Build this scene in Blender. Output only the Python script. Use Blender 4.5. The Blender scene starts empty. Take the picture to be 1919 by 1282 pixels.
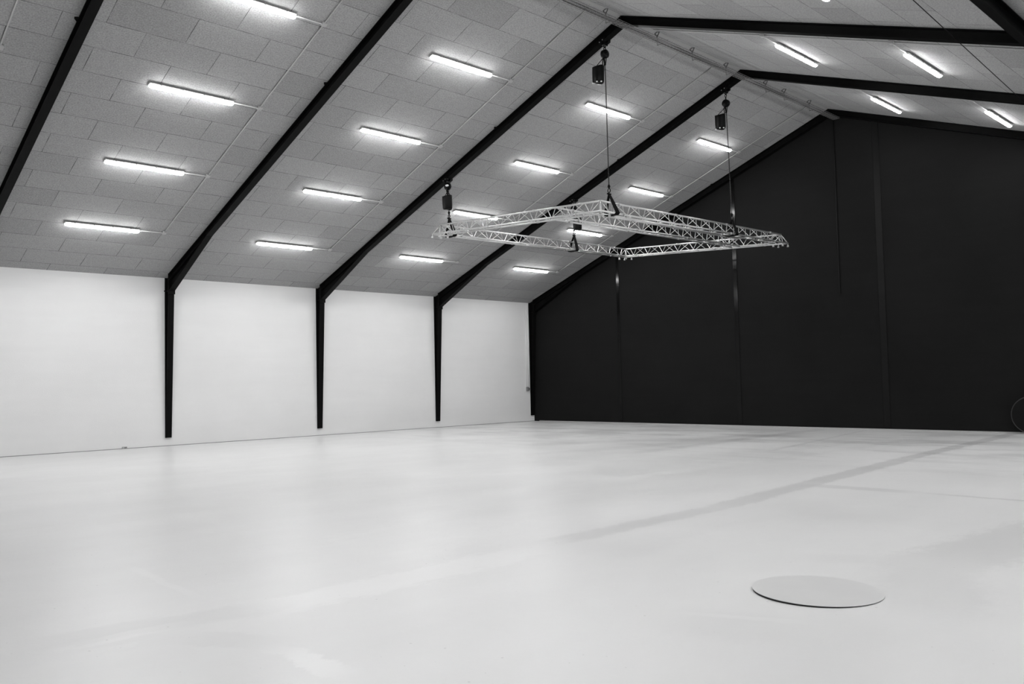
import bpy, bmesh, math, random
from mathutils import Vector, Matrix, Quaternion
random.seed(7)
sc = bpy.context.scene
col = sc.collection
PI = math.pi

# ------------------------------------------------------------ camera
CX, CY, CZ = 20.742, 2.006, 1.368
YAW, PITCH, ROLL, FPX = -0.8075, 0.0477, -0.0224, 1574.6
f0 = Vector((math.sin(YAW), math.cos(YAW), 0)); rt = Vector((math.cos(YAW), -math.sin(YAW), 0)); up = Vector((0, 0, 1))
fw = f0 * math.cos(PITCH) + up * math.sin(PITCH); u2 = -f0 * math.sin(PITCH) + up * math.cos(PITCH)
R_ = rt * math.cos(ROLL) + u2 * math.sin(ROLL); U_ = -rt * math.sin(ROLL) + u2 * math.cos(ROLL)
cam_d = bpy.data.cameras.new('camera'); cam = bpy.data.objects.new('camera', cam_d); col.objects.link(cam)
M = Matrix((( R_.x, U_.x, -fw.x, CX), (R_.y, U_.y, -fw.y, CY), (R_.z, U_.z, -fw.z, CZ), (0, 0, 0, 1)))
cam.matrix_world = M
cam_d.sensor_width = 36; cam_d.sensor_fit = 'HORIZONTAL'; cam_d.lens = 36 * FPX / 1919
cam_d.clip_start = 0.05; cam_d.clip_end = 200
sc.camera = cam

# ------------------------------------------------------------ world, exposure
w = bpy.data.worlds.new('world'); sc.world = w; w.use_nodes = True
w.node_tree.nodes['Background'].inputs[0].default_value = (0, 0, 0, 1)
w.node_tree.nodes['Background'].inputs[1].default_value = 0
sc.view_settings.view_transform = 'Standard'; sc.view_settings.look = 'None'
sc.view_settings.gamma = 1; sc.view_settings.use_curve_mapping = False
sc.view_settings.exposure = 2.39
LAMP = 20.5            # emission of the fluorescent diffusers
sc.cycles.max_bounces = 8; sc.cycles.diffuse_bounces = 6; sc.cycles.glossy_bounces = 4
sc.cycles.use_light_tree = True
sc.cycles.sample_clamp_indirect = 6

# ------------------------------------------------------------ dimensions (metres)
W2 = 11.071; W = 2 * W2; HE = 4.116; HR = 8.201; YB = 22.855; YF = -2.46
DF, S = 22.748, 4.2005
TAN = (HR - HE) / W2; ANG = math.atan(TAN); CA, SA = math.cos(ANG), math.sin(ANG); SL = W2 / CA
def ceil_z(x): return HE + TAN * min(x, W - x)
def ky(k): return DF - k * S

# ------------------------------------------------------------ materials
def g(v): return (v, v, v, 1)
def new_mat(name):
    m = bpy.data.materials.new(name); m.use_nodes = True
    nt = m.node_tree; b = nt.nodes['Principled BSDF']
    return m, nt, b
def mat(name, v, rough=0.5, metal=0.0, spec=0.5, noise=0.0, nscale=20, bump=0.0):
    m, nt, b = new_mat(name)
    b.inputs['Base Color'].default_value = g(v); b.inputs['Roughness'].default_value = rough
    b.inputs['Metallic'].default_value = metal; b.inputs['Specular IOR Level'].default_value = spec
    tc = nt.nodes.new('ShaderNodeTexCoord'); n = nt.nodes.new('ShaderNodeTexNoise')
    n.inputs['Scale'].default_value = nscale; n.inputs['Detail'].default_value = 4
    nt.links.new(tc.outputs['Object'], n.inputs['Vector'])
    if noise:
        r = nt.nodes.new('ShaderNodeMapRange'); r.inputs[1].default_value = 0.3; r.inputs[2].default_value = 0.7
        r.inputs[3].default_value = v * (1 - noise); r.inputs[4].default_value = v * (1 + noise)
        nt.links.new(n.outputs[0], r.inputs[0]); nt.links.new(r.outputs[0], b.inputs['Base Color'])
    if bump:
        bp = nt.nodes.new('ShaderNodeBump'); bp.inputs['Strength'].default_value = bump; bp.inputs['Distance'].default_value = 0.01
        nt.links.new(n.outputs[0], bp.inputs['Height']); nt.links.new(bp.outputs[0], b.inputs['Normal'])
    return m
class NT:
    """small helper for writing node maths"""
    def __init__(s, nt): s.nt = nt
    def lk(s, a, sock):
        if isinstance(a, (int, float)): sock.default_value = a
        else: s.nt.links.new(a, sock)
    def m(s, op, a, b=0.0, c=None):
        n = s.nt.nodes.new('ShaderNodeMath'); n.operation = op
        s.lk(a, n.inputs[0]); s.lk(b, n.inputs[1])
        if c is not None: s.lk(c, n.inputs[2])
        return n.outputs[0]
    def mr(s, v, a, b, c, d, smooth=False):
        n = s.nt.nodes.new('ShaderNodeMapRange')
        if smooth: n.interpolation_type = 'SMOOTHSTEP'
        s.lk(v, n.inputs[0])
        for i, q in enumerate((a, b, c, d)): s.lk(q, n.inputs[i + 1])
        return n.outputs[0]
    def noise(s, vec, scale, detail=3, rough=0.5, stretch=(1, 1, 1), off=(0, 0, 0), rot=0.0):
        mp = s.nt.nodes.new('ShaderNodeMapping'); mp.inputs['Scale'].default_value = stretch
        mp.inputs['Location'].default_value = off; mp.inputs['Rotation'].default_value = (0, 0, rot)
        s.nt.links.new(vec, mp.inputs['Vector'])
        n = s.nt.nodes.new('ShaderNodeTexNoise'); n.inputs['Scale'].default_value = scale
        n.inputs['Detail'].default_value = detail; n.inputs['Roughness'].default_value = rough
        s.nt.links.new(mp.outputs[0], n.inputs['Vector'])
        return n.outputs[0]

# -- wood-wool ceiling boards, 1.2 x 0.6 m, laid in running bond
def ceiling_mat(name, du, dv):
    m, nt, b = new_mat(name); q = NT(nt)
    tc = nt.nodes.new('ShaderNodeTexCoord'); mp = nt.nodes.new('ShaderNodeMapping')
    mp.inputs['Location'].default_value = (du, dv, 0)
    nt.links.new(tc.outputs['UV'], mp.inputs['Vector'])
    br = nt.nodes.new('ShaderNodeTexBrick'); br.offset = 0.5; br.offset_frequency = 2; br.squash = 1
    br.inputs['Color1'].default_value = g(0.0); br.inputs['Color2'].default_value = g(1.0); br.inputs['Mortar'].default_value = g(0.5)
    br.inputs['Scale'].default_value = 1; br.inputs['Mortar Size'].default_value = 0.0055; br.inputs['Mortar Smooth'].default_value = 0.1
    br.inputs['Bias'].default_value = 0.0; br.inputs['Brick Width'].default_value = 1.2; br.inputs['Row Height'].default_value = 0.6
    nt.links.new(mp.outputs[0], br.inputs['Vector'])
    tone = q.m('POWER', br.outputs['Color'], 2.2)
    tint = q.mr(tone, 0, 1, 1.03, 0.885)
    fine = q.noise(tc.outputs['UV'], 42, 3, 0.7); fib = q.noise(tc.outputs['UV'], 9, 4, 0.6)
    f1 = q.mr(fine, 0.3, 0.7, 0.72, 1.28); f2 = q.mr(fib, 0.3, 0.7, 0.95, 1.05)
    v = q.m('MULTIPLY', q.m('MULTIPLY', q.m('MULTIPLY', tint, f1), f2), CEIL)
    seam_n = q.mr(q.noise(tc.outputs['UV'], 3, 2), 0.35, 0.65, 0.35, 1.0)
    seam = q.m('MULTIPLY', br.outputs['Fac'], seam_n)
    v = q.m('MULTIPLY', v, q.m('SUBTRACT', 1.0, q.m('MULTIPLY', seam, 0.78)))
    nt.links.new(v, b.inputs['Base Color']); b.inputs['Roughness'].default_value = 0.95; b.inputs['Specular IOR Level'].default_value = 0.1
    bp = nt.nodes.new('ShaderNodeBump'); bp.inputs['Strength'].default_value = 0.35; bp.inputs['Distance'].default_value = 0.006
    nt.links.new(fine, bp.inputs['Height']); nt.links.new(bp.outputs[0], b.inputs['Normal'])
    return m
CEIL = 0.36

# -- painted concrete floor
def floor_mat():
    m, nt, b = new_mat('painted_concrete'); q = NT(nt)
    tc = nt.nodes.new('ShaderNodeTexCoord'); P = tc.outputs['Object']
    sp = nt.nodes.new('ShaderNodeSeparateXYZ'); nt.links.new(P, sp.inputs[0]); X, Y = sp.outputs[0], sp.outputs[1]
    wob = q.m('MULTIPLY', q.m('SUBTRACT', q.noise(P, 1.3, 5, 0.65), 0.5), 1.0)
    rag = q.m('MULTIPLY', q.m('SUBTRACT', q.noise(P, 7.0, 6, 0.75, (1, 0.5, 1), (3, 1, 0)), 0.5), 3.2)
    def seg(ax, ay, bx, by, hw, soft, amp=0.25, wamp=0.12):
        """ragged stroke from a to b, half width hw"""
        dx, dy = bx - ax, by - ay; L = math.hypot(dx, dy); dx /= L; dy /= L
        px = q.m('SUBTRACT', X, ax); py = q.m('SUBTRACT', Y, ay)
        t = q.m('ADD', q.m('MULTIPLY', px, dx), q.m('MULTIPLY', py, dy))
        n = q.m('ADD', q.m('MULTIPLY', px, -dy), q.m('MULTIPLY', py, dx))
        n = q.m('ABSOLUTE', q.m('ADD', q.m('ADD', n, q.m('MULTIPLY', wob, wamp)), q.m('MULTIPLY', rag, amp * hw)))
        a = q.mr(n, hw, hw + soft, 1, 0, True)
        e = q.m('MULTIPLY', q.mr(t, -0.1, 0.5, 0, 1, True), q.mr(t, L - 0.5, L + 0.1, 1, 0, True))
        return q.m('MULTIPLY', a, e)
    v = q.mr(q.noise(P, 0.35, 4, 0.55, (1, 1, 1), (5, 2, 0)), 0.3, 0.7, 0.965, 1.03)
    streak = q.noise(P, 1.1, 5, 0.6, (1.0, 0.22, 1), (0, 0, 0), 0.15)
    v = q.m('MULTIPLY', v, q.mr(streak, 0.35, 0.7, 1.012, 0.972))
    # worn darker area towards the far wall
    far = q.mr(Y, 12.0, 19.5, 0, 1, True)
    worn = q.mr(q.noise(P, 0.9, 6, 0.65, (0.45, 1.2, 1), (2, 7, 0)), 0.47, 0.6, 0, 1, True)
    v = q.m('MULTIPLY', v, q.m('SUBTRACT', 1.0, q.m('MULTIPLY', q.m('MULTIPLY', worn, far), 0.21)))
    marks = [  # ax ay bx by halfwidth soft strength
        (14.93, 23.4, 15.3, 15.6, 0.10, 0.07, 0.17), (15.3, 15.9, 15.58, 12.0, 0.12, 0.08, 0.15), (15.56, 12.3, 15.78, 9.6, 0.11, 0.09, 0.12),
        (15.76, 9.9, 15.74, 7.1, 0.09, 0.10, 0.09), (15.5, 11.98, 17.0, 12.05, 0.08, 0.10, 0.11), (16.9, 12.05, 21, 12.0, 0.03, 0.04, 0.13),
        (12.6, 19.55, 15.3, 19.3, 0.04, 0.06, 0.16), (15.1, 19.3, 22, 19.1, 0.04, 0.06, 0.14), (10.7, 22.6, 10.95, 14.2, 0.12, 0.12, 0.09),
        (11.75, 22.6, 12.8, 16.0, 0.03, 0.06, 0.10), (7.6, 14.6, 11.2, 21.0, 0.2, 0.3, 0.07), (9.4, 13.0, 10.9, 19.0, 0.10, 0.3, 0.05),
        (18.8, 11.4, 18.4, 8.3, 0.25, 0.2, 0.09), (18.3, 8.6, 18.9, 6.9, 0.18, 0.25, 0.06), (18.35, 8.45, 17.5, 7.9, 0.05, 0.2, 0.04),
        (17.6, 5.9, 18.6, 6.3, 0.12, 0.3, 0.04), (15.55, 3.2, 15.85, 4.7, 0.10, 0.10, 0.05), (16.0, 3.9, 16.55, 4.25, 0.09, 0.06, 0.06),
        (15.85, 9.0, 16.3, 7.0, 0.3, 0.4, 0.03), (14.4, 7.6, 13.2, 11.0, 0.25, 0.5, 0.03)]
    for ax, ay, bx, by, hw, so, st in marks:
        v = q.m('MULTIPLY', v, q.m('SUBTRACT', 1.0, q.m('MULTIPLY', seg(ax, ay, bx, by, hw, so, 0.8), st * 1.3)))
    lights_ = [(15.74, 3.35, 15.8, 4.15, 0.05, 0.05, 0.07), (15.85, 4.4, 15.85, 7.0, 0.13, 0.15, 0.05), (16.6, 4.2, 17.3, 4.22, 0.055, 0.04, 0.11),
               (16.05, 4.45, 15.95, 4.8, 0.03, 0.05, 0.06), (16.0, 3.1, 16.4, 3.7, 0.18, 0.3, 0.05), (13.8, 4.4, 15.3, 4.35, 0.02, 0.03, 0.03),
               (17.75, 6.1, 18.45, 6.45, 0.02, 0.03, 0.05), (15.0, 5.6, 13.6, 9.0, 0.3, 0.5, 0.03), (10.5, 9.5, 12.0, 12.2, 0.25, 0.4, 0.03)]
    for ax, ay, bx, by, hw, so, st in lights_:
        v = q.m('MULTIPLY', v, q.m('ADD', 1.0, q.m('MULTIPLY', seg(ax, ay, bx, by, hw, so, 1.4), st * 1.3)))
    speck = q.mr(q.noise(P, 30, 0, 0.5), 0.86, 0.88, 1.0, 0.8)
    v = q.m('MULTIPLY', q.m('MULTIPLY', v, speck), FLOOR)
    nt.links.new(v, b.inputs['Base Color'])
    rg = q.mr(q.noise(P, 0.7, 4, 0.6, (1, 0.6, 1), (9, 9, 0)), 0.3, 0.7, 0.30, 0.42)
    nt.links.new(rg, b.inputs['Roughness']); b.inputs['Specular IOR Level'].default_value = 0.45
    bp = nt.nodes.new('ShaderNodeBump'); bp.inputs['Strength'].default_value = 0.12; bp.inputs['Distance'].default_value = 0.02
    h = q.m('ADD', q.noise(P, 4.0, 4, 0.6), q.m('MULTIPLY', q.noise(P, 60, 2, 0.5), 0.05))
    nt.links.new(h, bp.inputs['Height']); nt.links.new(bp.outputs[0], b.inputs['Normal'])
    return m
FLOOR = 0.655

def wall_white_mat():
    m, nt, b = new_mat('white_painted_block'); q = NT(nt)
    tc = nt.nodes.new('ShaderNodeTexCoord'); P = tc.outputs['Object']
    v = q.mr(q.noise(P, 0.5, 4, 0.6), 0.3, 0.7, 0.97, 1.02)
    v = q.m('MULTIPLY', v, q.mr(q.noise(P, 2.2, 4, 0.6, (1, 0.25, 2.0)), 0.3, 0.7, 0.985, 1.01))
    v = q.m('MULTIPLY', v, WALL)
    nt.links.new(v, b.inputs['Base Color']); b.inputs['Roughness'].default_value = 0.7
    bp = nt.nodes.new('ShaderNodeBump'); bp.inputs['Strength'].default_value = 0.15; bp.inputs['Distance'].default_value = 0.01
    nt.links.new(q.noise(P, 40, 3), bp.inputs['Height']); nt.links.new(bp.outputs[0], b.inputs['Normal'])
    return m
WALL = 0.76
def wall_black_mat():
    m, nt, b = new_mat('matt_black_block'); q = NT(nt)
    tc = nt.nodes.new('ShaderNodeTexCoord'); P = tc.outputs['Object']
    v = q.mr(q.noise(P, 0.6, 4, 0.6), 0.3, 0.7, 0.85, 1.12)
    v = q.m('MULTIPLY', v, q.mr(q.noise(P, 3, 3, 0.6, (0.2, 1, 3)), 0.3, 0.7, 0.93, 1.05))
    v = q.m('MULTIPLY', v, 0.0090)
    nt.links.new(v, b.inputs['Base Color']); b.inputs['Roughness'].default_value = 0.85; b.inputs['Specular IOR Level'].default_value = 0.12
    return m

M_CL = ceiling_mat('wood_wool_boards', -6.25, -0.31)
M_CR = ceiling_mat('wood_wool_boards_far_slope', -6.25, -0.19)
M_FLOOR = floor_mat(); M_WALL = wall_white_mat(); M_BLACK = wall_black_mat()
M_STEEL = mat('black_steel', 0.0048, 0.48, 0, 0.05, 0.15, 8)
M_POST = mat('black_gloss_post', 0.004, 0.14, 0, 0.16, 0.1, 6, 0.03)
M_POST2 = mat('black_satin_post', 0.006, 0.4, 0, 0.15, 0.1, 6, 0.03)
M_ALU = mat('aluminium_tube', 0.60, 0.36, 0.8, 0.5, 0.06, 30)
M_ALU2 = mat('aluminium_casting', 0.5, 0.4, 0.8)
M_BAND = mat('black_webbing', 0.004, 0.8, 0, 0.1, 0.2, 60, 0.2)
M_BAG = mat('black_vinyl', 0.004, 0.42, 0, 0.12, 0.2, 12, 0.5)
M_HOIST = mat('black_enamel', 0.003, 0.35, 0, 0.1)
M_CHAIN = mat('dark_chain', 0.02, 0.4, 0.6)
M_GREY2 = mat('grey_joint', 0.38, 0.6)
M_LABEL = mat('white_label', 0.85, 0.5)
M_BOLT = mat('zinc_bolt', 0.35, 0.35, 0.9)
M_PIPE = mat('grey_conduit', 0.44, 0.5)
M_PIPEW = mat('white_conduit', 0.78, 0.5)
M_HOUSE = mat('grey_lamp_housing', 0.75, 0.5)
M_ZINC = mat('galvanised_wire', 0.22, 0.5, 0.3)
M_BLACKCAB = mat('dark_cable', 0.07, 0.6)
M_RIM = mat('black_rim_highlight', 0.011, 0.4)  # lightened base colour paints the thin highlight round the reel's edge
M_GREY = mat('grey_plastic', 0.22, 0.5)
M_RUBBER = mat('black_rubber', 0.005, 0.4, 0, 0.15)
M_LID = mat('painted_cover', 0.60, 0.33, 0, 0.45, 0.02, 3)
M_GAP = mat('gap_shade_black', 0.02, 0.9)  # near-black colour standing for shade in the gap
m, nt, b = new_mat('lit_diffuser')
b.inputs['Base Color'].default_value = g(0.8); b.inputs['Emission Color'].default_value = g(1); b.inputs['Emission Strength'].default_value = LAMP
M_LIT = m; q_ = NT(nt)   # diodes shine down through the trough, so its flanks glow less than its underside
ge = nt.nodes.new('ShaderNodeNewGeometry'); sp_ = nt.nodes.new('ShaderNodeSeparateXYZ'); nt.links.new(ge.outputs['Normal'], sp_.inputs[0])
nt.links.new(q_.mr(sp_.outputs[2], -0.95, 0.15, LAMP, LAMP * 0.23), b.inputs['Emission Strength'])

# ------------------------------------------------------------ mesh helpers
def obj(name, bm, material, parent=None, smooth=False, loc=None):
    me = bpy.data.meshes.new(name)
    bmesh.ops.recalc_face_normals(bm, faces=bm.faces)
    if smooth:
        for f in bm.faces: f.smooth = True
    bm.to_mesh(me); bm.free()
    me.materials.append(material)
    o = bpy.data.objects.new(name, me); col.objects.link(o)
    if parent: o.parent = parent
    if loc: o.location = loc
    return o
def tag(o, label=None, cat=None, group=None, kind=None):
    if label: o['label'] = label
    if cat: o['category'] = cat
    if group: o['group'] = group
    if kind: o['kind'] = kind
    return o
def empty(name, loc=(0, 0, 0), rot=(0, 0, 0)):
    o = bpy.data.objects.new(name, None); col.objects.link(o); o.location = loc; o.rotation_euler = rot
    o.empty_display_size = 0.1
    return o
def box(bm, x0, x1, y0, y1, z0, z1):
    vs = [bm.verts.new(p) for p in ((x0, y0, z0), (x1, y0, z0), (x1, y1, z0), (x0, y1, z0), (x0, y0, z1), (x1, y0, z1), (x1, y1, z1), (x0, y1, z1))]
    for f in ((0, 1, 2, 3), (4, 5, 6, 7), (0, 1, 5, 4), (1, 2, 6, 5), (2, 3, 7, 6), (3, 0, 4, 7)): bm.faces.new([vs[i] for i in f])
def bevel_all(bm, r, seg=2):
    bmesh.ops.bevel(bm, geom=bm.edges[:], offset=r, segments=seg, affect='EDGES', profile=0.5)
def prism_y(bm, pts, y0, y1):
    """polygon in the xz plane, extruded along y"""
    a = [bm.verts.new((x, y0, z)) for x, z in pts]; c = [bm.verts.new((x, y1, z)) for x, z in pts]
    n = len(pts)
    bm.faces.new(a); bm.faces.new(c[::-1])
    for i in range(n): bm.faces.new([a[i], a[(i + 1) % n], c[(i + 1) % n], c[i]])
def tube(bm, a, b_, r, n=10, cap=True, r2=None):
    a = Vector(a); b_ = Vector(b_); d = (b_ - a).normalized(); r2 = r if r2 is None else r2
    s = Vector((0, 0, 1)) if abs(d.z) < 0.9 else Vector((1, 0, 0))
    u = d.cross(s).normalized(); v = d.cross(u)
    A = [bm.verts.new(a + (u * math.cos(2 * PI * i / n) + v * math.sin(2 * PI * i / n)) * r) for i in range(n)]
    B = [bm.verts.new(b_ + (u * math.cos(2 * PI * i / n) + v * math.sin(2 * PI * i / n)) * r2) for i in range(n)]
    for i in range(n): bm.faces.new([A[i], A[(i + 1) % n], B[(i + 1) % n], B[i]])
    if cap: bm.faces.new(A[::-1]); bm.faces.new(B)
def path_tube(bm, pts, r, n=8, closed=False):
    pts = [Vector(p) for p in pts]; m_ = len(pts); rings = []
    for i, p in enumerate(pts):
        if closed: t = (pts[(i + 1) % m_] - pts[i - 1])
        else: t = pts[min(i + 1, m_ - 1)] - pts[max(i - 1, 0)]
        t.normalize(); s = Vector((0, 0, 1)) if abs(t.z) < 0.9 else Vector((0, 1, 0))
        if i and rings:
            u = prev_u - t * prev_u.dot(t); u.normalize()
        else: u = t.cross(s).normalized()
        prev_u = u; v = t.cross(u)
        rings.append([bm.verts.new(p + (u * math.cos(2 * PI * k / n) + v * math.sin(2 * PI * k / n)) * r) for k in range(n)])
    for i in range(m_ if closed else m_ - 1):
        A, B = rings[i], rings[(i + 1) % m_]
        for k in range(n): bm.faces.new([A[k], A[(k + 1) % n], B[(k + 1) % n], B[k]])
    if not closed: bm.faces.new(rings[0][::-1]); bm.faces.new(rings[-1])
def ring(bm, c, R, r, axis='y', n=16, k=8, sx=1.0, sz=1.0):
    c = Vector(c); pts = []
    for i in range(n):
        a = 2 * PI * i / n; p, q_ = math.cos(a) * R * sx, math.sin(a) * R * sz
        pts.append(c + (Vector((p, 0, q_)) if axis == 'y' else Vector((0, p, q_)) if axis == 'x' else Vector((p, q_, 0))))
    # manual rings so closed loops do not twist
    rr = []
    for i in range(n):
        t = (pts[(i + 1) % n] - pts[i - 1]).normalized(); o = (pts[i] - c).normalized(); bn = t.cross(o).normalized(); o = bn.cross(t)
        rr.append([bm.verts.new(pts[i] + (o * math.cos(2 * PI * j / k) + bn * math.sin(2 * PI * j / k)) * r) for j in range(k)])
    for i in range(n):
        A, B = rr[i], rr[(i + 1) % n]
        for j in range(k): bm.faces.new([A[j], A[(j + 1) % k], B[(j + 1) % k], B[j]])
def copy_tree(o, parent=None):
    c = o.copy(); col.objects.link(c)
    if parent: c.parent = parent
    for ch in o.children: copy_tree(ch, c)
    return c
BM = bmesh.new

# ------------------------------------------------------------ room shell
def struct(name, bm, mt):
    o = obj(name, bm, mt); o['kind'] = 'structure'; return o
bm = BM(); box(bm, -0.3, W + 0.3, YF - 0.3, YB + 0.3, -0.3, 0); struct('floor', bm, M_FLOOR)
bm = BM(); box(bm, -0.3, 0, YF - 0.3, YB + 0.3, 0, HE + 0.02); struct('wall_left', bm, M_WALL)
bm = BM(); box(bm, W, W + 0.3, YF - 0.3, YB + 0.3, 0, HE + 0.02); struct('wall_right', bm, M_WALL)
gable = [(-0.0, 0), (W, 0), (W, HE + .01), (W2, HR + .01), (0, HE + .01)]
bm = BM(); prism_y(bm, gable, YB, YB + 0.3); struct('wall_back', bm, M_BLACK)
bm = BM(); prism_y(bm, gable, YF - 0.3, YF); struct('wall_front', bm, M_BLACK)
def slope(name, side, mt):
    bm = BM(); uv = bm.loops.layers.uv.new('UVMap')
    X0, X1 = (0, W2) if side < 0 else (W, W2); ex = -0.3 if side < 0 else 0.3
    th = 0.25
    pts = [(X0 + ex, HE - 0.3 * TAN), (X1, HR), (X1, HR + th), (X0 + ex, HE - 0.3 * TAN + th)]
    prism_y(bm, pts, YF - 0.3, YB + 0.3)
    for f in bm.faces:
        for l in f.loops:
            x = l.vert.co.x; s = (x if side < 0 else W - x) / CA
            l[uv].uv = (l.vert.co.y, s if side < 0 else SL - s)
    return struct(name, bm, mt)
slope('ceiling_left', -1, M_CL); slope('ceiling_right', 1, M_CR)
# narrow plaster joint along the foot of the black wall
bm = BM(); box(bm, 0.25, W - .01, YB - 0.012, YB + 0.01, 0, 0.022); struct('baseboard_back', bm, M_GREY2)
# added grey strip draws the dark crack between white wall and floor

bm = BM(); box(bm, 0.0, 0.007, YF, YB, 0, 0.012); struct('wall_joint_left', bm, M_GREY)
# ------------------------------------------------------------ steel portals
FWD = 0.145        # flange width
def portal(k, label, both=True, extra=None):
    y = ky(k); root = empty('steel_portal', (0, y, 0)); tag(root, label, 'steel portal', 'black steel portals carrying the roof')
    hy = FWD / 2; FT = 0.014
    if k == 0: pass
    for side in ((-1, 1) if both else (-1,)):
        X = (lambda x: x) if side < 0 else (lambda x: W - x)
        def pr(bm, pts, y0, y1): prism_y(bm, [(X(x), z) for x, z in pts], y0, y1)
        # column: tapering out of the wall
        bm = BM()
        pr(bm, [(0.03, 0.20), (0.215, 3.78), (0.215, ceil_z(0.215)), (0.23 + 0, ceil_z(0.23)), (0.23, 3.78), (0.045, 0.20)], -hy, hy)
        pr(bm, [(0.0, 0.20), (0.035, 0.20), (0.22, 3.78), (0.22, ceil_z(0.2)), (0.0, HE)], -0.005, 0.005)
        pr(bm, [(0.0, 0.20), (0.010, 0.20), (0.010, HE), (0.0, HE)], -hy, hy)
        pr(bm, [(0.0, 0.20), (0.045, 0.20), (0.045, 0.212), (0, 0.212)], -hy, hy)
        obj('column', bm, M_STEEL, root)
        # cap stiffener with a bolt showing
        bm = BM(); pr(bm, [(0.0, 3.775), (0.232, 3.775), (0.232, 3.79), (0.0, 3.79)], -hy, hy)
        pr(bm, [(0.1, 3.765), (0.115, 3.765), (0.115, 3.795), (0.1, 3.795)], -hy - 0.055, -hy)
        obj('stiffener', bm, M_STEEL, root)
        # end plate
        bm = BM(); pr(bm, [(0.233, 3.70), (0.258, 3.70), (0.258, ceil_z(0.258) - 0.004), (0.233, ceil_z(0.233) - 0.004)], -hy - 0.01, hy + 0.01)
        obj('end_plate', bm, M_STEEL, root)
        # rafter
        D = 0.172
        def below(x, d): return (x, ceil_z(x) - d)
        bm = BM()
        pr(bm, [below(0.26, D - FT), below(W2 - .016, D - FT), below(W2 - .016, D), below(0.26, D)], -hy, hy)
        pr(bm, [below(0.26, 0.004), below(W2 - .016, 0.004), below(W2 - .016, 0.018), below(0.26, 0.018)], -hy, hy)
        pr(bm, [below(0.26, 0.018), below(W2 - .016, 0.018), below(W2 - .016, D - FT), below(0.26, D - FT)], -0.005, 0.005)
        obj('rafter', bm, M_STEEL, root)
        # haunch
        hx = 2.40
        bm = BM()
        za, zb = 3.775, ceil_z(hx) - D
        pr(bm, [(0.26, za), (hx, zb - 0.002), (hx - 0.02, zb + 0.012), (0.26, za + 0.014)], -hy, hy)
        pr(bm, [(0.26, za + .012), (hx - .04, zb + 0.0), below(0.26, D - .002)], -0.005, 0.005)
        obj('haunch', bm, M_STEEL, root)
        # ridge plate
        bm = BM(); pr(bm, [(W2 - 0.016, HR - 0.012), (W2 - 0.001, HR - 0.006), (W2 - 0.001, HR - 0.21), (W2 - 0.016, HR - 0.21)], -hy - 0.01, hy + 0.01)
        obj('ridge_plate', bm, M_STEEL, root)
        if side < 0:
            for s in ([8.03] + (extra or [])):
                bm = BM(); x = s * CA
                v0 = [Vector((x - .03, -hy, ceil_z(x - .03) - 0.004)), Vector((x + .05, -hy, ceil_z(x + .05) - 0.004)), Vector((x + .03, -hy - 0.055, ceil_z(x + .03) - 0.004))]
                lo = [p + Vector((0, 0, -0.03)) for p in v0]
                A = [bm.verts.new(p) for p in v0]; B = [bm.verts.new(p) for p in lo]
                bm.faces.new(A); bm.faces.new(B[::-1])
                for i in range(3): bm.faces.new([A[i], A[(i + 1) % 3], B[(i + 1) % 3], B[i]])
                obj('purlin_clip', bm, M_STEEL, root)
    return root
portal(0, 'black steel portal standing hard against the black gable wall')
portal(1, 'black steel portal carrying the two far chain hoists, next before the gable wall', extra=[5.65])
portal(2, 'black steel portal carrying the two near chain hoists, apex at top of view')
portal(3, 'black steel portal with the widest visible column on the white wall, no hoists')
portal(4, 'black steel portal cutting the upper left corner, only its rafter in view')

# longitudinal beam on the right slope, seen in the top corner
bm = BM()
x0, x1 = 17.66, 17.80
def be(x, d): return (x, ceil_z(x) - d)
for a, c in ((be(x0, .005), .015), (be(x0, .205), .015)):
    prism_y(bm, [a, (x1, a[1] - (x1 - x0) * TAN), (x1, a[1] - (x1 - x0) * TAN - c), (a[0], a[1] - c)], YF, YB)
prism_y(bm, [be(17.725, .01), be(17.735, .01), be(17.735, .21), be(17.725, .21)], YF, YB)
tag(obj('eaves_purlin', bm, M_STEEL), 'black steel beam running lengthwise across the upper right corner', 'steel beam')

# ------------------------------------------------------------ gable posts and wires on the black wall
for x, wd, lab in ((3.87, 0.11, 'glossy black vertical post on the gable wall, first from the white wall'),
                   (8.10, 0.13, 'glossy black vertical post on the gable wall behind the far truss corner'),
                   (12.16, 0.16, 'dull black vertical post on the gable wall, third from the white wall'),
                   (16.4, 0.16, None)):
    if lab is None: continue
    bm = BM(); zt = ceil_z(x - wd / 2) - (0.03 if x < 12 else 0.09)
    box(bm, x - wd / 2, x + wd / 2, YB - 0.014, YB - 0.001, 0.05, zt); bevel_all(bm, 0.004, 1)
    tag(obj('gable_post', bm, M_POST if x < 12 else M_POST2), lab, 'wall post', 'black posts on the gable wall')
bm = BM(); tube(bm, (11.11, YB - 0.015, 3.42), (11.11, YB - 0.015, 8.12), 0.013, 8); 
o = obj('gable_conduit', bm, M_RUBBER); tag(o, 'thin black conduit dropping from the ridge down the black wall', 'conduit')
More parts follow.
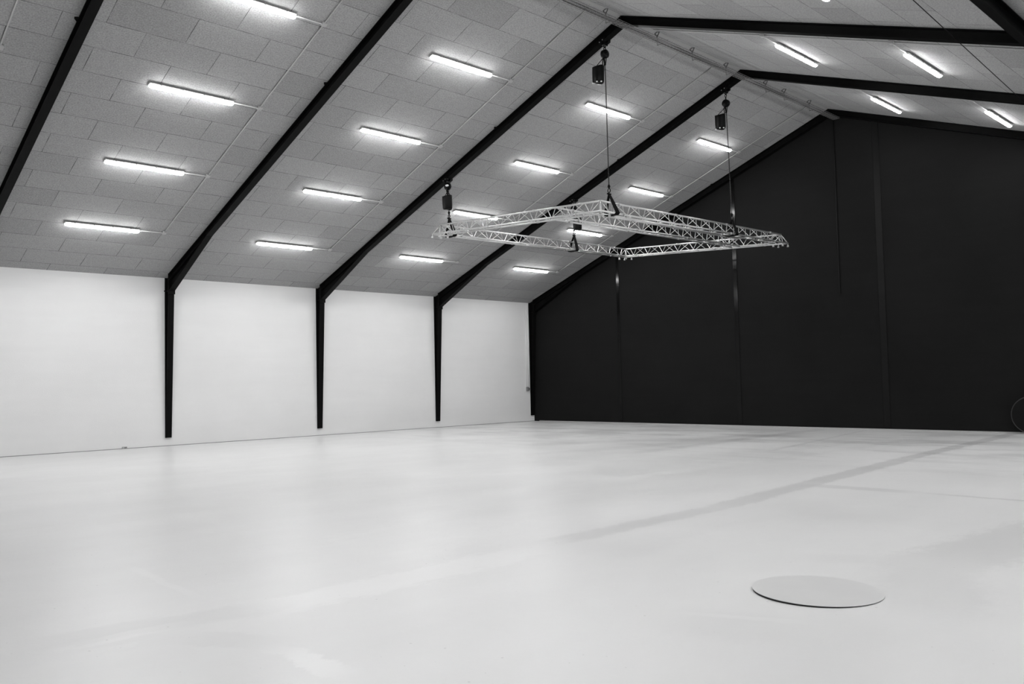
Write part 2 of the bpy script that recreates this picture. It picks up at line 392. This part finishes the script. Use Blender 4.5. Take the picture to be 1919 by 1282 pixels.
# coil leaning against foot of the black wall at the right
ro = empty('cable_reel', (15.36, YB - 0.20, 0.0)); tag(ro, 'round black reel standing on edge at the foot of the black wall', 'reel')
RR = 0.41
for dy in (-0.11, 0.11):
    bm = BM(); tube(bm, (0, dy - .008, RR), (0, dy + .008, RR), RR - .01, 40); obj('flange', bm, M_RUBBER, ro)
    bm = BM(); ring(bm, (0, dy, RR), RR - .012, 0.012, 'y', 40, 8); o = obj('rim', bm, M_RIM, ro, True)
bm = BM(); tube(bm, (0, -.10, RR), (0, .10, RR), 0.24, 28); obj('drum', bm, M_RUBBER, ro, True)
bm = BM(); tube(bm, (0, -.14, RR), (0, .14, RR), 0.03, 14); obj('hub', bm, M_HOIST, ro, True)

# ------------------------------------------------------------ lamps
LL = 1.488
def make_lamp():
    root = empty('strip_light')
    bm = BM(); box(bm, -0.052, 0.052, -LL / 2 - .002, LL / 2 + .002, -0.054, -0.026); bevel_all(bm, 0.008, 1)
    obj('housing', bm, M_HOUSE, root)
    # diffuser: rounded trough with rounded ends
    bm = BM(); n = 10; sec = []
    rings = []
    ys = [(-LL / 2, .35), (-LL / 2 + .008, .65), (-LL / 2 + .025, .9), (-LL / 2 + .05, 1), (LL / 2 - .05, 1), (LL / 2 - .025, .9), (LL / 2 - .008, .65), (LL / 2, .35)]
    for yy, s in ys:
        r = []
        for i in range(n + 1):
            a = PI * i / n; x = 0.048 * math.cos(a); z = -0.055 - 0.038 * math.sin(a) ** 0.8
            r.append(bm.verts.new((x * s, yy, -0.055 + (z + 0.055) * s)))
        rings.append(r)
    for A, B in zip(rings[:-1], rings[1:]):
        for i in range(n): bm.faces.new([A[i], A[i + 1], B[i + 1], B[i]])
        bm.faces.new([A[0], A[n], B[n], B[0]])
    bm.faces.new(rings[0]); bm.faces.new(rings[-1][::-1])
    obj('diffuser', bm, M_LIT, root, True)
    for i in range(4):
        yy = -LL / 2 + LL * (i + .5) / 4
        bm = BM()
        prism_y(bm, [(-.060, -.060), (-.056, -.060), (-.056, -.0255), (.056, -.0255), (.056, -.060), (.060, -.060), (.060, -.0205), (-.060, -.0205)], yy - .012, yy + .012)
        obj('clip', bm, M_GREY, root)
    for yy in (-0.5, 0.5):
        bm = BM(); box(bm, -0.02, 0.02, yy - .03, yy + .03, -0.019, -0.001); obj('mounting_bracket', bm, M_ZINC, root)
    return root
proto = make_lamp(); used = [False]
LS = {(3, 0): (2.19, -2.17), (3, 1): (4.60, -2.12), (3, 2): (6.99, -2.14), (3, 3): (9.40, -2.15), (2, 0): (2.22, -2.15), (2, 1): (4.665, -2.20), (2, 2): (7.07, -2.19), (2, 3): (9.47, -2.16),
      (1, 0): (2.29, -2.19), (1, 1): (4.775, -2.19), (1, 2): (7.135, -2.14), (1, 3): (9.515, -2.11), (0, 0): (2.325, -2.10), (0, 1): (4.78, -2.12), (0, 2): (7.15, -2.05), (0, 3): (9.51, -2.04)}
RS = {(0, 3): (9.45, -1.88), (0, 2): (7.14, -1.70), (1, 3): (9.25, -2.12), (1, 2): (6.93, -2.05), (2, 2): (6.80, -2.27), (2, 3): (9.25, -2.27)}
rown = ['lowest', 'second lowest', 'second highest', 'highest']
bayn = {k: n + ' bay from the black gable' for k, n in enumerate(('first', 'second', 'third', 'fourth', 'fifth', 'sixth'))}
lamps = {}
for side in (-1, 1):
    for k in range(0, 5):
        for i in range(4):
            if side > 0 and (k, i) == (2, 1): continue      # no lamp in this bay beside the lengthwise beam
            s, dy = (LS if side < 0 else RS).get((k, i), (2.258 + 2.398 * i - (0.0 if side < 0 else 0.15), -2.15))
            o = proto if not used[0] else copy_tree(proto); used[0] = True
            x = s * CA
            if side < 0: o.location = (x, ky(k) + dy, HE + s * SA); o.rotation_euler = (0, -ANG, 0)
            else: o.location = (W - x, ky(k) + dy, HE + s * SA); o.rotation_euler = (0, ANG, 0)
            sn = 'above the white wall' if side < 0 else 'on the opposite slope'
            tag(o, '%s strip light %s, %s' % (rown[i], sn, bayn[k]), 'strip light', 'strip lights on the sloped ceiling')
            lamps[(side, k, i)] = (s, ky(k) + dy)

# ------------------------------------------------------------ conduits with junction boxes
def conduit(side, k, label):
    """on the slope; local x runs up the slope, z out of the ceiling"""
    yj = ky(k) - 0.88 if side < 0 else ky(k) - S + 0.84
    if side < 0: root = empty('ceiling_conduit', (0, yj, HE), (0, -ANG, 0))
    else: root = empty('ceiling_conduit', (W, yj, HE), (0, ANG, 0))
    sg = 1 if side < 0 else -1
    tag(root, label, 'conduit', 'grey conduits feeding the strip lights')
    s0 = lamps[(side, k, 0)][0]; s1 = SL - 0.08
    bm = BM(); tube(bm, (sg * s0, 0, -0.018), (sg * s1, 0, -0.018), 0.011, 8); obj('pipe', bm, M_PIPE, root, True)
    for i in range(4):
        s, yl = lamps[(side, k, i)]
        e = yl - yj + (LL / 2 - 0.03) * (1 if side < 0 else -1)
        bm = BM(); box(bm, sg * s - .045, sg * s + .045, -.045, .045, -.045, -.002); bevel_all(bm, .006, 1); obj('junction_box', bm, M_PIPE, root)
        bm = BM(); tube(bm, (sg * s, -0.04 if side < 0 else 0.04, -0.03), (sg * s, e, -0.035), 0.010, 8); obj('branch_pipe', bm, M_PIPEW, root, True)
conduit(-1, 0, 'thin conduit up the slope beside the black gable wall'); conduit(-1, 1, 'thin conduit up the slope between the two portals that carry hoists')
conduit(-1, 2, 'thin conduit up the slope just before the portal with the near hoists'); conduit(-1, 3, 'thin conduit up the slope behind the column nearest the camera')
conduit(-1, 4, 'thin conduit in the upper left corner, beyond the corner rafter')
conduit(1, 1, 'thin grey conduit down the far slope from the ridge, between the hoist portals')
conduit(1, 0, 'thin grey conduit down the far slope, half hidden by the rafter next to the gable')

# black cable slung lengthwise below the right slope
bm = BM()
def wp(y): x = 17.86 - 0.0678 * y; return (x, y, ceil_z(x) - 0.205)
path_tube(bm, [wp(YF + .03), wp(5), wp(12), wp(18), wp(YB - .03)], 0.006, 6)
tag(obj('slung_cable', bm, M_RUBBER), 'thin dark cable slung lengthwise under the far roof slope', 'cable')

# ------------------------------------------------------------ ridge cable tray
root = empty('cable_tray', (W2 + 0.0, 0, 7.895)); tag(root, 'galvanised wire cable tray running along under the ridge', 'cable tray')
bm = BM(); y0, y1 = YF + 0.05, YB - 0.1; tw = 0.16
xa, xb = 0.10, 0.10 + tw
for x, z in ((xa, 0), (xa, 0.03), (xa + tw * .25, 0), (xa + tw * .5, 0), (xa + tw * .75, 0), (xb, 0), (xb, 0.03)):
    tube(bm, (x, y0, z), (x, y1, z), 0.0045, 5)
nn = int((y1 - y0) / 0.1)
for i in range(nn + 1):
    y = y0 + i * 0.1
    path_tube(bm, [(xa, y, 0.03), (xa, y, 0), (xb, y, 0), (xb, y, 0.03)], 0.0035, 4)
obj('basket', bm, M_ZINC, root)
bm = BM()
for j, (x, z) in enumerate(((0.13, .012), (0.15, .014), (0.17, .010), (0.20, .012), (0.23, .012))):
    pts = [(x + 0.008 * math.sin(i * 0.9 + j * 2), y0 + (y1 - y0) * i / 60, z + 0.004 * math.sin(i * 1.7 + j)) for i in range(61)]
    path_tube(bm, pts, 0.006 + 0.001 * (j % 3), 5)
obj('cables', bm, M_BLACKCAB, root, True)
for y in (12.0, 13.83, 15.4, 16.6, 17.88, 19.55, 20.4, 21.65):
    bm = BM(); zr = HR - 7.895
    path_tube(bm, [(-0.055, y, zr - .03), (-0.03, y, zr - .012), (0, y, zr - .006), (0.03, y, zr - .012), (0.055, y, zr - .03)], 0.011, 6)
    tube(bm, (-0.05, y, zr - .035), (-0.006, y, zr - .10), 0.009, 6); tube(bm, (0.05, y, zr - .035), (0.006, y, zr - .10), 0.009, 6)
    tube(bm, (0, y, zr - .09), (0.0, y, 0.03), 0.005, 6); tube(bm, (0, y, 0.03), (0.10, y, 0.03), 0.005, 6)
    tube(bm, (0, y, zr - .075), (0.0, y, zr - .115), 0.014, 6)
    obj('hanger', bm, M_BLACKCAB, root)
# ridge flashing strip
bm = BM(); prism_y(bm, [(W2 - .05, HR - .05 * TAN - .004), (W2, HR - .004), (W2 + .05, HR - .05 * TAN - .004), (W2 + .05, HR - .05 * TAN - .001), (W2, HR - .001), (W2 - .05, HR - .05 * TAN - .001)], YF, YB)
struct('trim_1', bm, M_GREY2)

# ------------------------------------------------------------ truss rig
TX0, TX1, TY0, TY1, TZ = 5.881, 10.657, 14.037, 20.765, 4.991
DX, DY = TX1 - TX0, TY1 - TY0; HT, WT = 0.212, 0.123
rig = empty('lighting_truss', (TX0, TY0, TZ), (0.011, math.atan((4.991 - 4.724) / DX), 0))
tag(rig, 'rectangular silver aluminium lighting truss with a middle bar, hung from four hoists', 'truss')
RC, RB = 0.0195, 0.0078
def span(name, A, B, na, nb, in_ext, out_ext):
    """A,B apex ends; na: unit vector across to the outer side; *_ext: how far chords run on past the ends"""
    A = Vector(A); B = Vector(B); d = (B - A).normalized(); n = Vector(na)
    L = (B - A).length
    bm = BM(); tube(bm, A, B, RC, 12)
    top = obj(name, bm, M_ALU, rig, True)
    o0, o1 = A + n * WT - d * out_ext + Vector((0, 0, -HT)), B + n * WT + d * out_ext + Vector((0, 0, -HT))
    i0, i1 = A - n * WT - d * in_ext + Vector((0, 0, -HT)), B - n * WT + d * in_ext + Vector((0, 0, -HT))
    bm = BM(); tube(bm, o0, o1, RC, 12); obj('chord', bm, M_ALU, top, True)
    bm = BM(); tube(bm, i0, i1, RC, 12); obj('chord', bm, M_ALU, top, True)
    bm = BM(); nseg = max(2, round((L - 0.3) / 0.245)); nseg += nseg % 2
    st = (L - 0.3) / nseg
    for i in range(nseg):
        pa, pb = A + d * (0.15 + i * st), A + d * (0.15 + (i + 1) * st)
        for sgn in (1, -1):
            lowa = pa + n * (sgn * WT) + Vector((0, 0, -HT)); lowb = pb + n * (sgn * WT) + Vector((0, 0, -HT))
            if (i + (0 if sgn > 0 else 1)) % 2: tube(bm, pa + d * .012, lowb - d * .012, RB, 7, False)
            else: tube(bm, lowa + d * .012, pb - d * .012, RB, 7, False)
        q0 = pa + n * WT + Vector((0, 0, -HT)); q1 = pa - n * WT + Vector((0, 0, -HT))
        if i % 2: tube(bm, q0, q1, RB, 7, False)
    obj('lacing', bm, M_ALU, top, True)
    # bolted couplers every two metres and near the ends
    for t in [0.5] + [0.5 + (L - 1.0) * j / 3 for j in (1, 2)] + [L - 0.5]:
        for P0, off in ((A, Vector((0, 0, 0))), (A, n * WT + Vector((0, 0, -HT))), (A, -n * WT + Vector((0, 0, -HT)))):
            bm = BM(); c = P0 + off + d * t; tube(bm, c - d * 0.035, c + d * 0.035, RC + 0.006, 12); obj('coupler', bm, M_ALU2, top, True)
    return top
span('truss_span', (0, 0, 0), (DX, 0, 0), (0, -1, 0), None, -WT, WT)
span('truss_span', (0, DY, 0), (DX, DY, 0), (0, 1, 0), None, -WT, WT)
span('truss_span', (0, 0, 0), (0, DY, 0), (-1, 0, 0), None, -WT, WT)
span('truss_span', (DX, 0, 0), (DX, DY, 0), (1, 0, 0), None, -WT, WT)
span('truss_span', (9.50 - TX0, 0, 0), (9.50 - TX0, DY, 0), (1, 0, 0), None, -WT, -WT)
for cx_, cy_, sx, sy in ((0, 0, -1, -1), (DX, 0, 1, -1), (0, DY, -1, 1), (DX, DY, 1, 1)):
    bm = BM()
    tube(bm, (cx_, cy_, 0), (cx_ + sx * WT, cy_ + sy * WT, -HT), 0.011, 8); tube(bm, (cx_, cy_, 0), (cx_ - sx * WT, cy_ - sy * WT, -HT), 0.011, 8)
    tube(bm, (cx_, cy_, 0), (cx_ - sx * WT, cy_ + sy * WT, -HT), 0.009, 8); tube(bm, (cx_, cy_, 0), (cx_ + sx * WT, cy_ - sy * WT, -HT), 0.009, 8)
    obj('corner_brace', bm, M_ALU, rig, True)
    for px, py in ((sx * WT, sy * WT), (-sx * WT, sy * WT), (sx * WT, -sy * WT), (-sx * WT, -sy * WT)):
        bm = BM(); x, y = cx_ + px, cy_ + py
        tube(bm, (x, y, -HT - RC + .005), (x, y, -HT - 0.055), 0.014, 10); tube(bm, (x, y, -HT - 0.05), (x, y, -HT - 0.09), 0.024, 10, True, 0.026)
        obj('corner_spigot', bm, M_ALU2, rig, True)
bm = BM(); box(bm, 2.0, 2.14, -0.15 - 0.01, -0.1, -HT - .06, -HT - .028); bm.free()

def rig_z(x, y): return TZ - (x - TX0) * (4.991 - 4.724) / DX + (y - TY0) * 0.011

# ------------------------------------------------------------ hoists and slings
def rounded_disc(bm, c, R, th, axis):
    c = Vector(c); a = Vector((0, 1, 0)) if axis == 'y' else Vector((1, 0, 0))
    for t0, t1, ra, rb in ((-th / 2, -th / 2 + .012, R - .014, R), (-th / 2 + .012, th / 2 - .012, R, R), (th / 2 - .012, th / 2, R, R - .014)):
        tube(bm, c + a * t0, c + a * t1, ra, 20, True, rb)
    tube(bm, c - a * (th / 2 + .012), c + a * (th / 2 + .012), R * .45, 14)
def hoist(x, yk, zb, axis, bag, zbag, label, chain_x, zhook, lab=False, rot=0.0):
    """zb body centre, bag=(dx,dy) of the chain bag, zbag=(bottom,top)"""
    zr = ceil_z(x) - 0.172
    root = empty('chain_hoist', (x, yk, 0)); tag(root, label, 'chain hoist', 'black chain hoists holding up the truss')
    # clamp gripping the bottom flange
    bm = BM()
    for sy in (-1, 1):
        y_a, y_b = sorted((sy * 0.03, sy * 0.095))
        vs = [(-0.07, zr - 0.07 * TAN - 0.03), (0.07, zr + 0.07 * TAN - 0.03), (0.075, zr + 0.075 * TAN + 0.035), (-0.075, zr - 0.075 * TAN + 0.035)]
        prism_y(bm, vs, y_a, y_b)
    box(bm, -0.03, 0.03, -0.06, 0.06, zr - 0.07, zr - 0.02)
    obj('beam_clamp', bm, M_HOIST, root)
    for bx in (-0.045, 0.03):
        bm = BM(); tube(bm, (bx, -0.10, zr + bx * TAN), (bx, -0.09, zr + bx * TAN), 0.012, 8); obj('bolt', bm, M_BOLT, root)
    # shackle and hook
    bm = BM(); ring(bm, (0, 0, zr - 0.085), 0.028, 0.008, 'x', 14, 7); ring(bm, (0, 0, zr - 0.13), 0.024, 0.008, 'y', 14, 7, 0.9, 1.3)
    tube(bm, (0, 0, zr - 0.155), (0, 0, zb + 0.07), 0.013, 8); obj('hook', bm, M_HOIST, root, True)
    # gearbox body
    bm = BM(); rounded_disc(bm, (0.0, 0, zb), 0.085, 0.10, axis); obj('hoist_body', bm, M_HOIST, root, True)
    bm = BM()
    p0 = (-0.02, -0.02, zb - 0.06); tube(bm, p0, (0.0, -0.01, zb - 0.2), 0.018, 8, True, 0.012); tube(bm, (0.03, 0.01, zb - 0.06), (0.012, 0, zb - 0.22), 0.008, 6)
    tube(bm, (0, -0.01, zb - 0.2), (0, -0.01, zb - 0.225), 0.02, 8)
    obj('lever', bm, M_HOIST, root, True)
    if lab:
        bm = BM(); t = bpy
        an = math.radians(-40)
        n_ = Vector((math.cos(math.radians(-50)), math.sin(math.radians(-50)), 0))
        c = Vector((0, 0, zb + .005)) + n_ * 0.088
        u_ = Vector((-n_.y, n_.x, 0))
        pts = []
        for i in range(16):
            a = 2 * PI * i / 16; pts.append(c + u_ * (0.040 * math.copysign(abs(math.cos(a)) ** .6, math.cos(a))) + Vector((0, 0, 0.022 * math.sin(a))))
        A = [bm.verts.new(p) for p in pts]; B = [bm.verts.new(p - n_ * 0.02) for p in pts]
        bm.faces.new(A); bm.faces.new(B[::-1])
        for i in range(16): bm.faces.new([A[i], A[(i + 1) % 16], B[(i + 1) % 16], B[i]])
        o = obj('label_plate', bm, M_LABEL, root); o['label'] = 'white oval label plate'
    # chain bag
    dx, dy = bag; z0, z1 = zbag; R = 0.122
    bm = BM(); n = 20; rings = []
    prof = [(z0 + 0.012, 0.0), (z0, 0.55), (z0 + 0.004, 0.86), (z0 + 0.03, 0.95), (z0 + 0.12, 0.98), (z1 - 0.05, 1.0), (z1, 1.02), (z1 + 0.004, 0.97), (z1 - 0.03, 0.93), (z0 + 0.05, 0.9), (z0 + 0.04, 0.0)]
    for z, s in prof:
        r = []
        for i in range(n):
            a = 2 * PI * i / n; fold = 1 + 0.035 * math.sin(5 * a + 9 * z) * (0 < s)
            rr = max(R * s, 0.001) * fold
            r.append(bm.verts.new((dx + rr * math.cos(a), dy + rr * math.sin(a) * 0.9, z + (0.012 * math.cos(a * 2) if s > .5 else 0))))
        rings.append(r)
    for A, B in zip(rings[:-1], rings[1:]):
        for i in range(n): bm.faces.new([A[i], A[(i + 1) % n], B[(i + 1) % n], B[i]])
    obj('chain_bag', bm, M_BAG, root, True)
    if lab is False:
        bm = BM()
        for a in (-2.3, -1.2, -0.4):
            tube(bm, (dx + R * .93 * math.cos(a), dy + R * .85 * math.sin(a), z0 + 0.005), (dx + R * .93 * math.cos(a), dy + R * .85 * math.sin(a), z0 - 0.012), 0.016, 8)
        obj('bag_foot', bm, M_LABEL, root)
    # bag straps
    bm = BM(); top = Vector((dx * 0.35, dy * 0.35, z1 + 0.14)) if zbag[1] < zb - 0.1 else Vector((dx * .4, dy * .4, z1 + .14))
    tube(bm, top, (dx - R * .95, dy, z1 - .01), 0.007, 6); tube(bm, top, (dx + R * .95, dy, z1 - .01), 0.009, 6)
    tube(bm, top, (0, dy * .3, zb), 0.010, 6)
    obj('strap', bm, M_BAND, root, True)
    # load chain
    zt = zb - 0.08; dxh = chain_x - x; bm = BM(); p = 0.026; L = zt - zhook - 0.05; n = int(L / p)
    for i in range(n):
        tt = (i + .5) / n; z = zt - L * tt
        ring(bm, (dxh * tt, 0, z), 0.011, 0.0045, 'x' if i % 2 else 'y', 8, 5, 0.9, 1.75)
    obj('load_chain', bm, M_CHAIN, root, True)
    # bottom block and hook
    bm = BM(); hx = dxh; z = zhook
    tube(bm, (hx, 0, z + 0.055), (hx, 0, z + 0.03), 0.012, 10, True, 0.026); tube(bm, (hx, 0, z + 0.03), (hx, 0, z + 0.005), 0.028, 12); tube(bm, (hx, 0, z + 0.005), (hx, 0, z - .02), 0.026, 10, True, 0.010)
    obj('bottom_block', bm, M_HOIST, root, True)
    bm = BM(); ring(bm, (hx, 0, z - 0.06), 0.034, 0.0095, 'y', 18, 8, 0.85, 1.15); obj('load_hook', bm, M_HOIST, root, True)
    return root
def sling(x, y, za, label, tx):
    """webbing loop over the hook and round both lower chords"""
    zc = rig_z(tx, y) - HT
    root = empty('lifting_sling', (x, y, zc)); tag(root, label, 'sling', 'black webbing slings round the truss')
    ax = tx - x; h = za - zc; r = RC + 0.008
    tri = [Vector((0, 0, h)), Vector((ax + WT + r, 0, 0.0)), Vector((ax + WT, 0, -r)), Vector((ax - WT, 0, -r)), Vector((ax - WT - r, 0, 0))]
    wd = [0.028, 0.055, 0.055, 0.055, 0.055]; th = 0.007
    bm = BM(); n = len(tri); c = Vector((ax, 0, h * .3)); R = []
    sub = []; ws = []
    for i in range(n):
        a, b_ = tri[i], tri[(i + 1) % n]
        for j in range(4): sub.append(a.lerp(b_, j / 4)); ws.append(wd[i] + (wd[(i + 1) % n] - wd[i]) * min(1, j / 2.5))
    n = len(sub)
    for i in range(n):
        t = (sub[(i + 1) % n] - sub[i - 1]).normalized(); o = Vector((t.z, 0, -t.x))
        if o.dot(sub[i] - c) < 0: o = -o
        w_ = ws[i]
        R.append([bm.verts.new(sub[i] + o * th + Vector((0, s * w_, 0))) for s in (-1, 1)] + [bm.verts.new(sub[i] - o * th + Vector((0, s * w_, 0))) for s in (1, -1)])
    for i in range(n):
        A, B = R[i], R[(i + 1) % n]
        for k in range(4): bm.faces.new([A[k], A[(k + 1) % 4], B[(k + 1) % 4], B[k]])
    obj('webbing', bm, M_BAND, root)
    bm = BM()
    tube(bm, (-0.0, -0.05, h - 0.004), (0, 0.05, h - 0.004), 0.016, 8)
    obj('eye', bm, M_BAND, root, True)
    return root
Y2, Y1 = ky(2), ky(1)
hoist(5.80, Y2, 5.94, 'y', (0.10, -0.10), (5.37, 5.68), 'black chain hoist on a short chain with a white label, leftmost of four', 5.83, 5.30, lab=True)
hoist(10.60, Y2, 7.62, 'x', (-0.15, -0.03), (7.09, 7.40), 'black chain hoist on a long chain under the topmost rafter', 10.61, 5.03)
hoist(10.63, Y1, 7.56, 'y', (-0.14, -0.03), (7.00, 7.31), 'black chain hoist on a long chain in front of the gable wall slope', 10.68, 4.99)
hoist(5.95, Y1, 5.93, 'y', (0.13, -0.03), (5.34, 5.64), 'black chain hoist half hidden behind the near truss bar', 5.93, 5.33, lab=None)
sling(5.83, Y2, 5.19, 'black webbing sling round the leftmost truss corner', TX0)
sling(10.61, Y2, 4.91, 'black webbing sling round the topmost truss corner', TX1)
sling(10.68, Y1, 4.89, 'black webbing sling on the truss bar in front of the black wall', TX1)
sling(5.93, Y1, 5.22, 'black webbing sling midway along the lower left truss bar', TX0)

# ------------------------------------------------------------ floor cover
CXc, CYc, CR = 18.155, 7.105, 0.395
root = empty('floor_cover', (CXc, CYc, 0)); tag(root, 'round painted cover set in the concrete floor, edge lifted', 'manhole cover')
for nm, z0, z1, R, mt in (('lid_gap_shade', -0.012, 0.0, CR - 0.003, M_GAP), ('lid', 0.0, 0.003, CR, M_LID)):  # dark disc below the lid paints the shaded gap under its edge
    bm = BM(); tube(bm, (0, 0, z0), (0, 0, z1), R, 96); o = obj(nm, bm, mt, root)
    o.location = (0, 0, 0.0075); o.rotation_euler = (-0.0075, 0.0095, 0)
# ------------------------------------------------------------ small things on the white wall
root = empty('cable_drop', (0, 22.5, 0)); tag(root, 'pair of white wall conduits ending in a small box by the corner', 'conduit')
for dy in (0.0, 0.10):
    bm = BM(); tube(bm, (0.02, dy, 1.17), (0.02, dy, 4.06), 0.016 if dy == 0 else .02, 8); obj('pipe', bm, M_PIPEW, root, True)
bm = BM(); box(bm, 0.0, 0.06, -0.03, 0.06, 1.05, 1.19); bevel_all(bm, .008, 1); obj('switch_box', bm, M_GREY, root)
bm = BM(); box(bm, 0.0, 0.07, 0.075, 0.14, 1.07, 1.16); bevel_all(bm, .008, 1); obj('socket_box', bm, M_BOLT, root)
root = empty('wall_socket', (0, 9.12, 0.0)); tag(root, 'small grey box at the foot of the white wall', 'socket box')
bm = BM(); box(bm, 0.0, 0.035, -0.055, 0.055, 0.003, 0.052); bevel_all(bm, .005, 1); obj('box_body', bm, M_PIPE, root)
bm = BM(); box(bm, 0.034, 0.040, -0.01, 0.045, 0.01, 0.042); obj('cover_plate', bm, M_GREY, root)
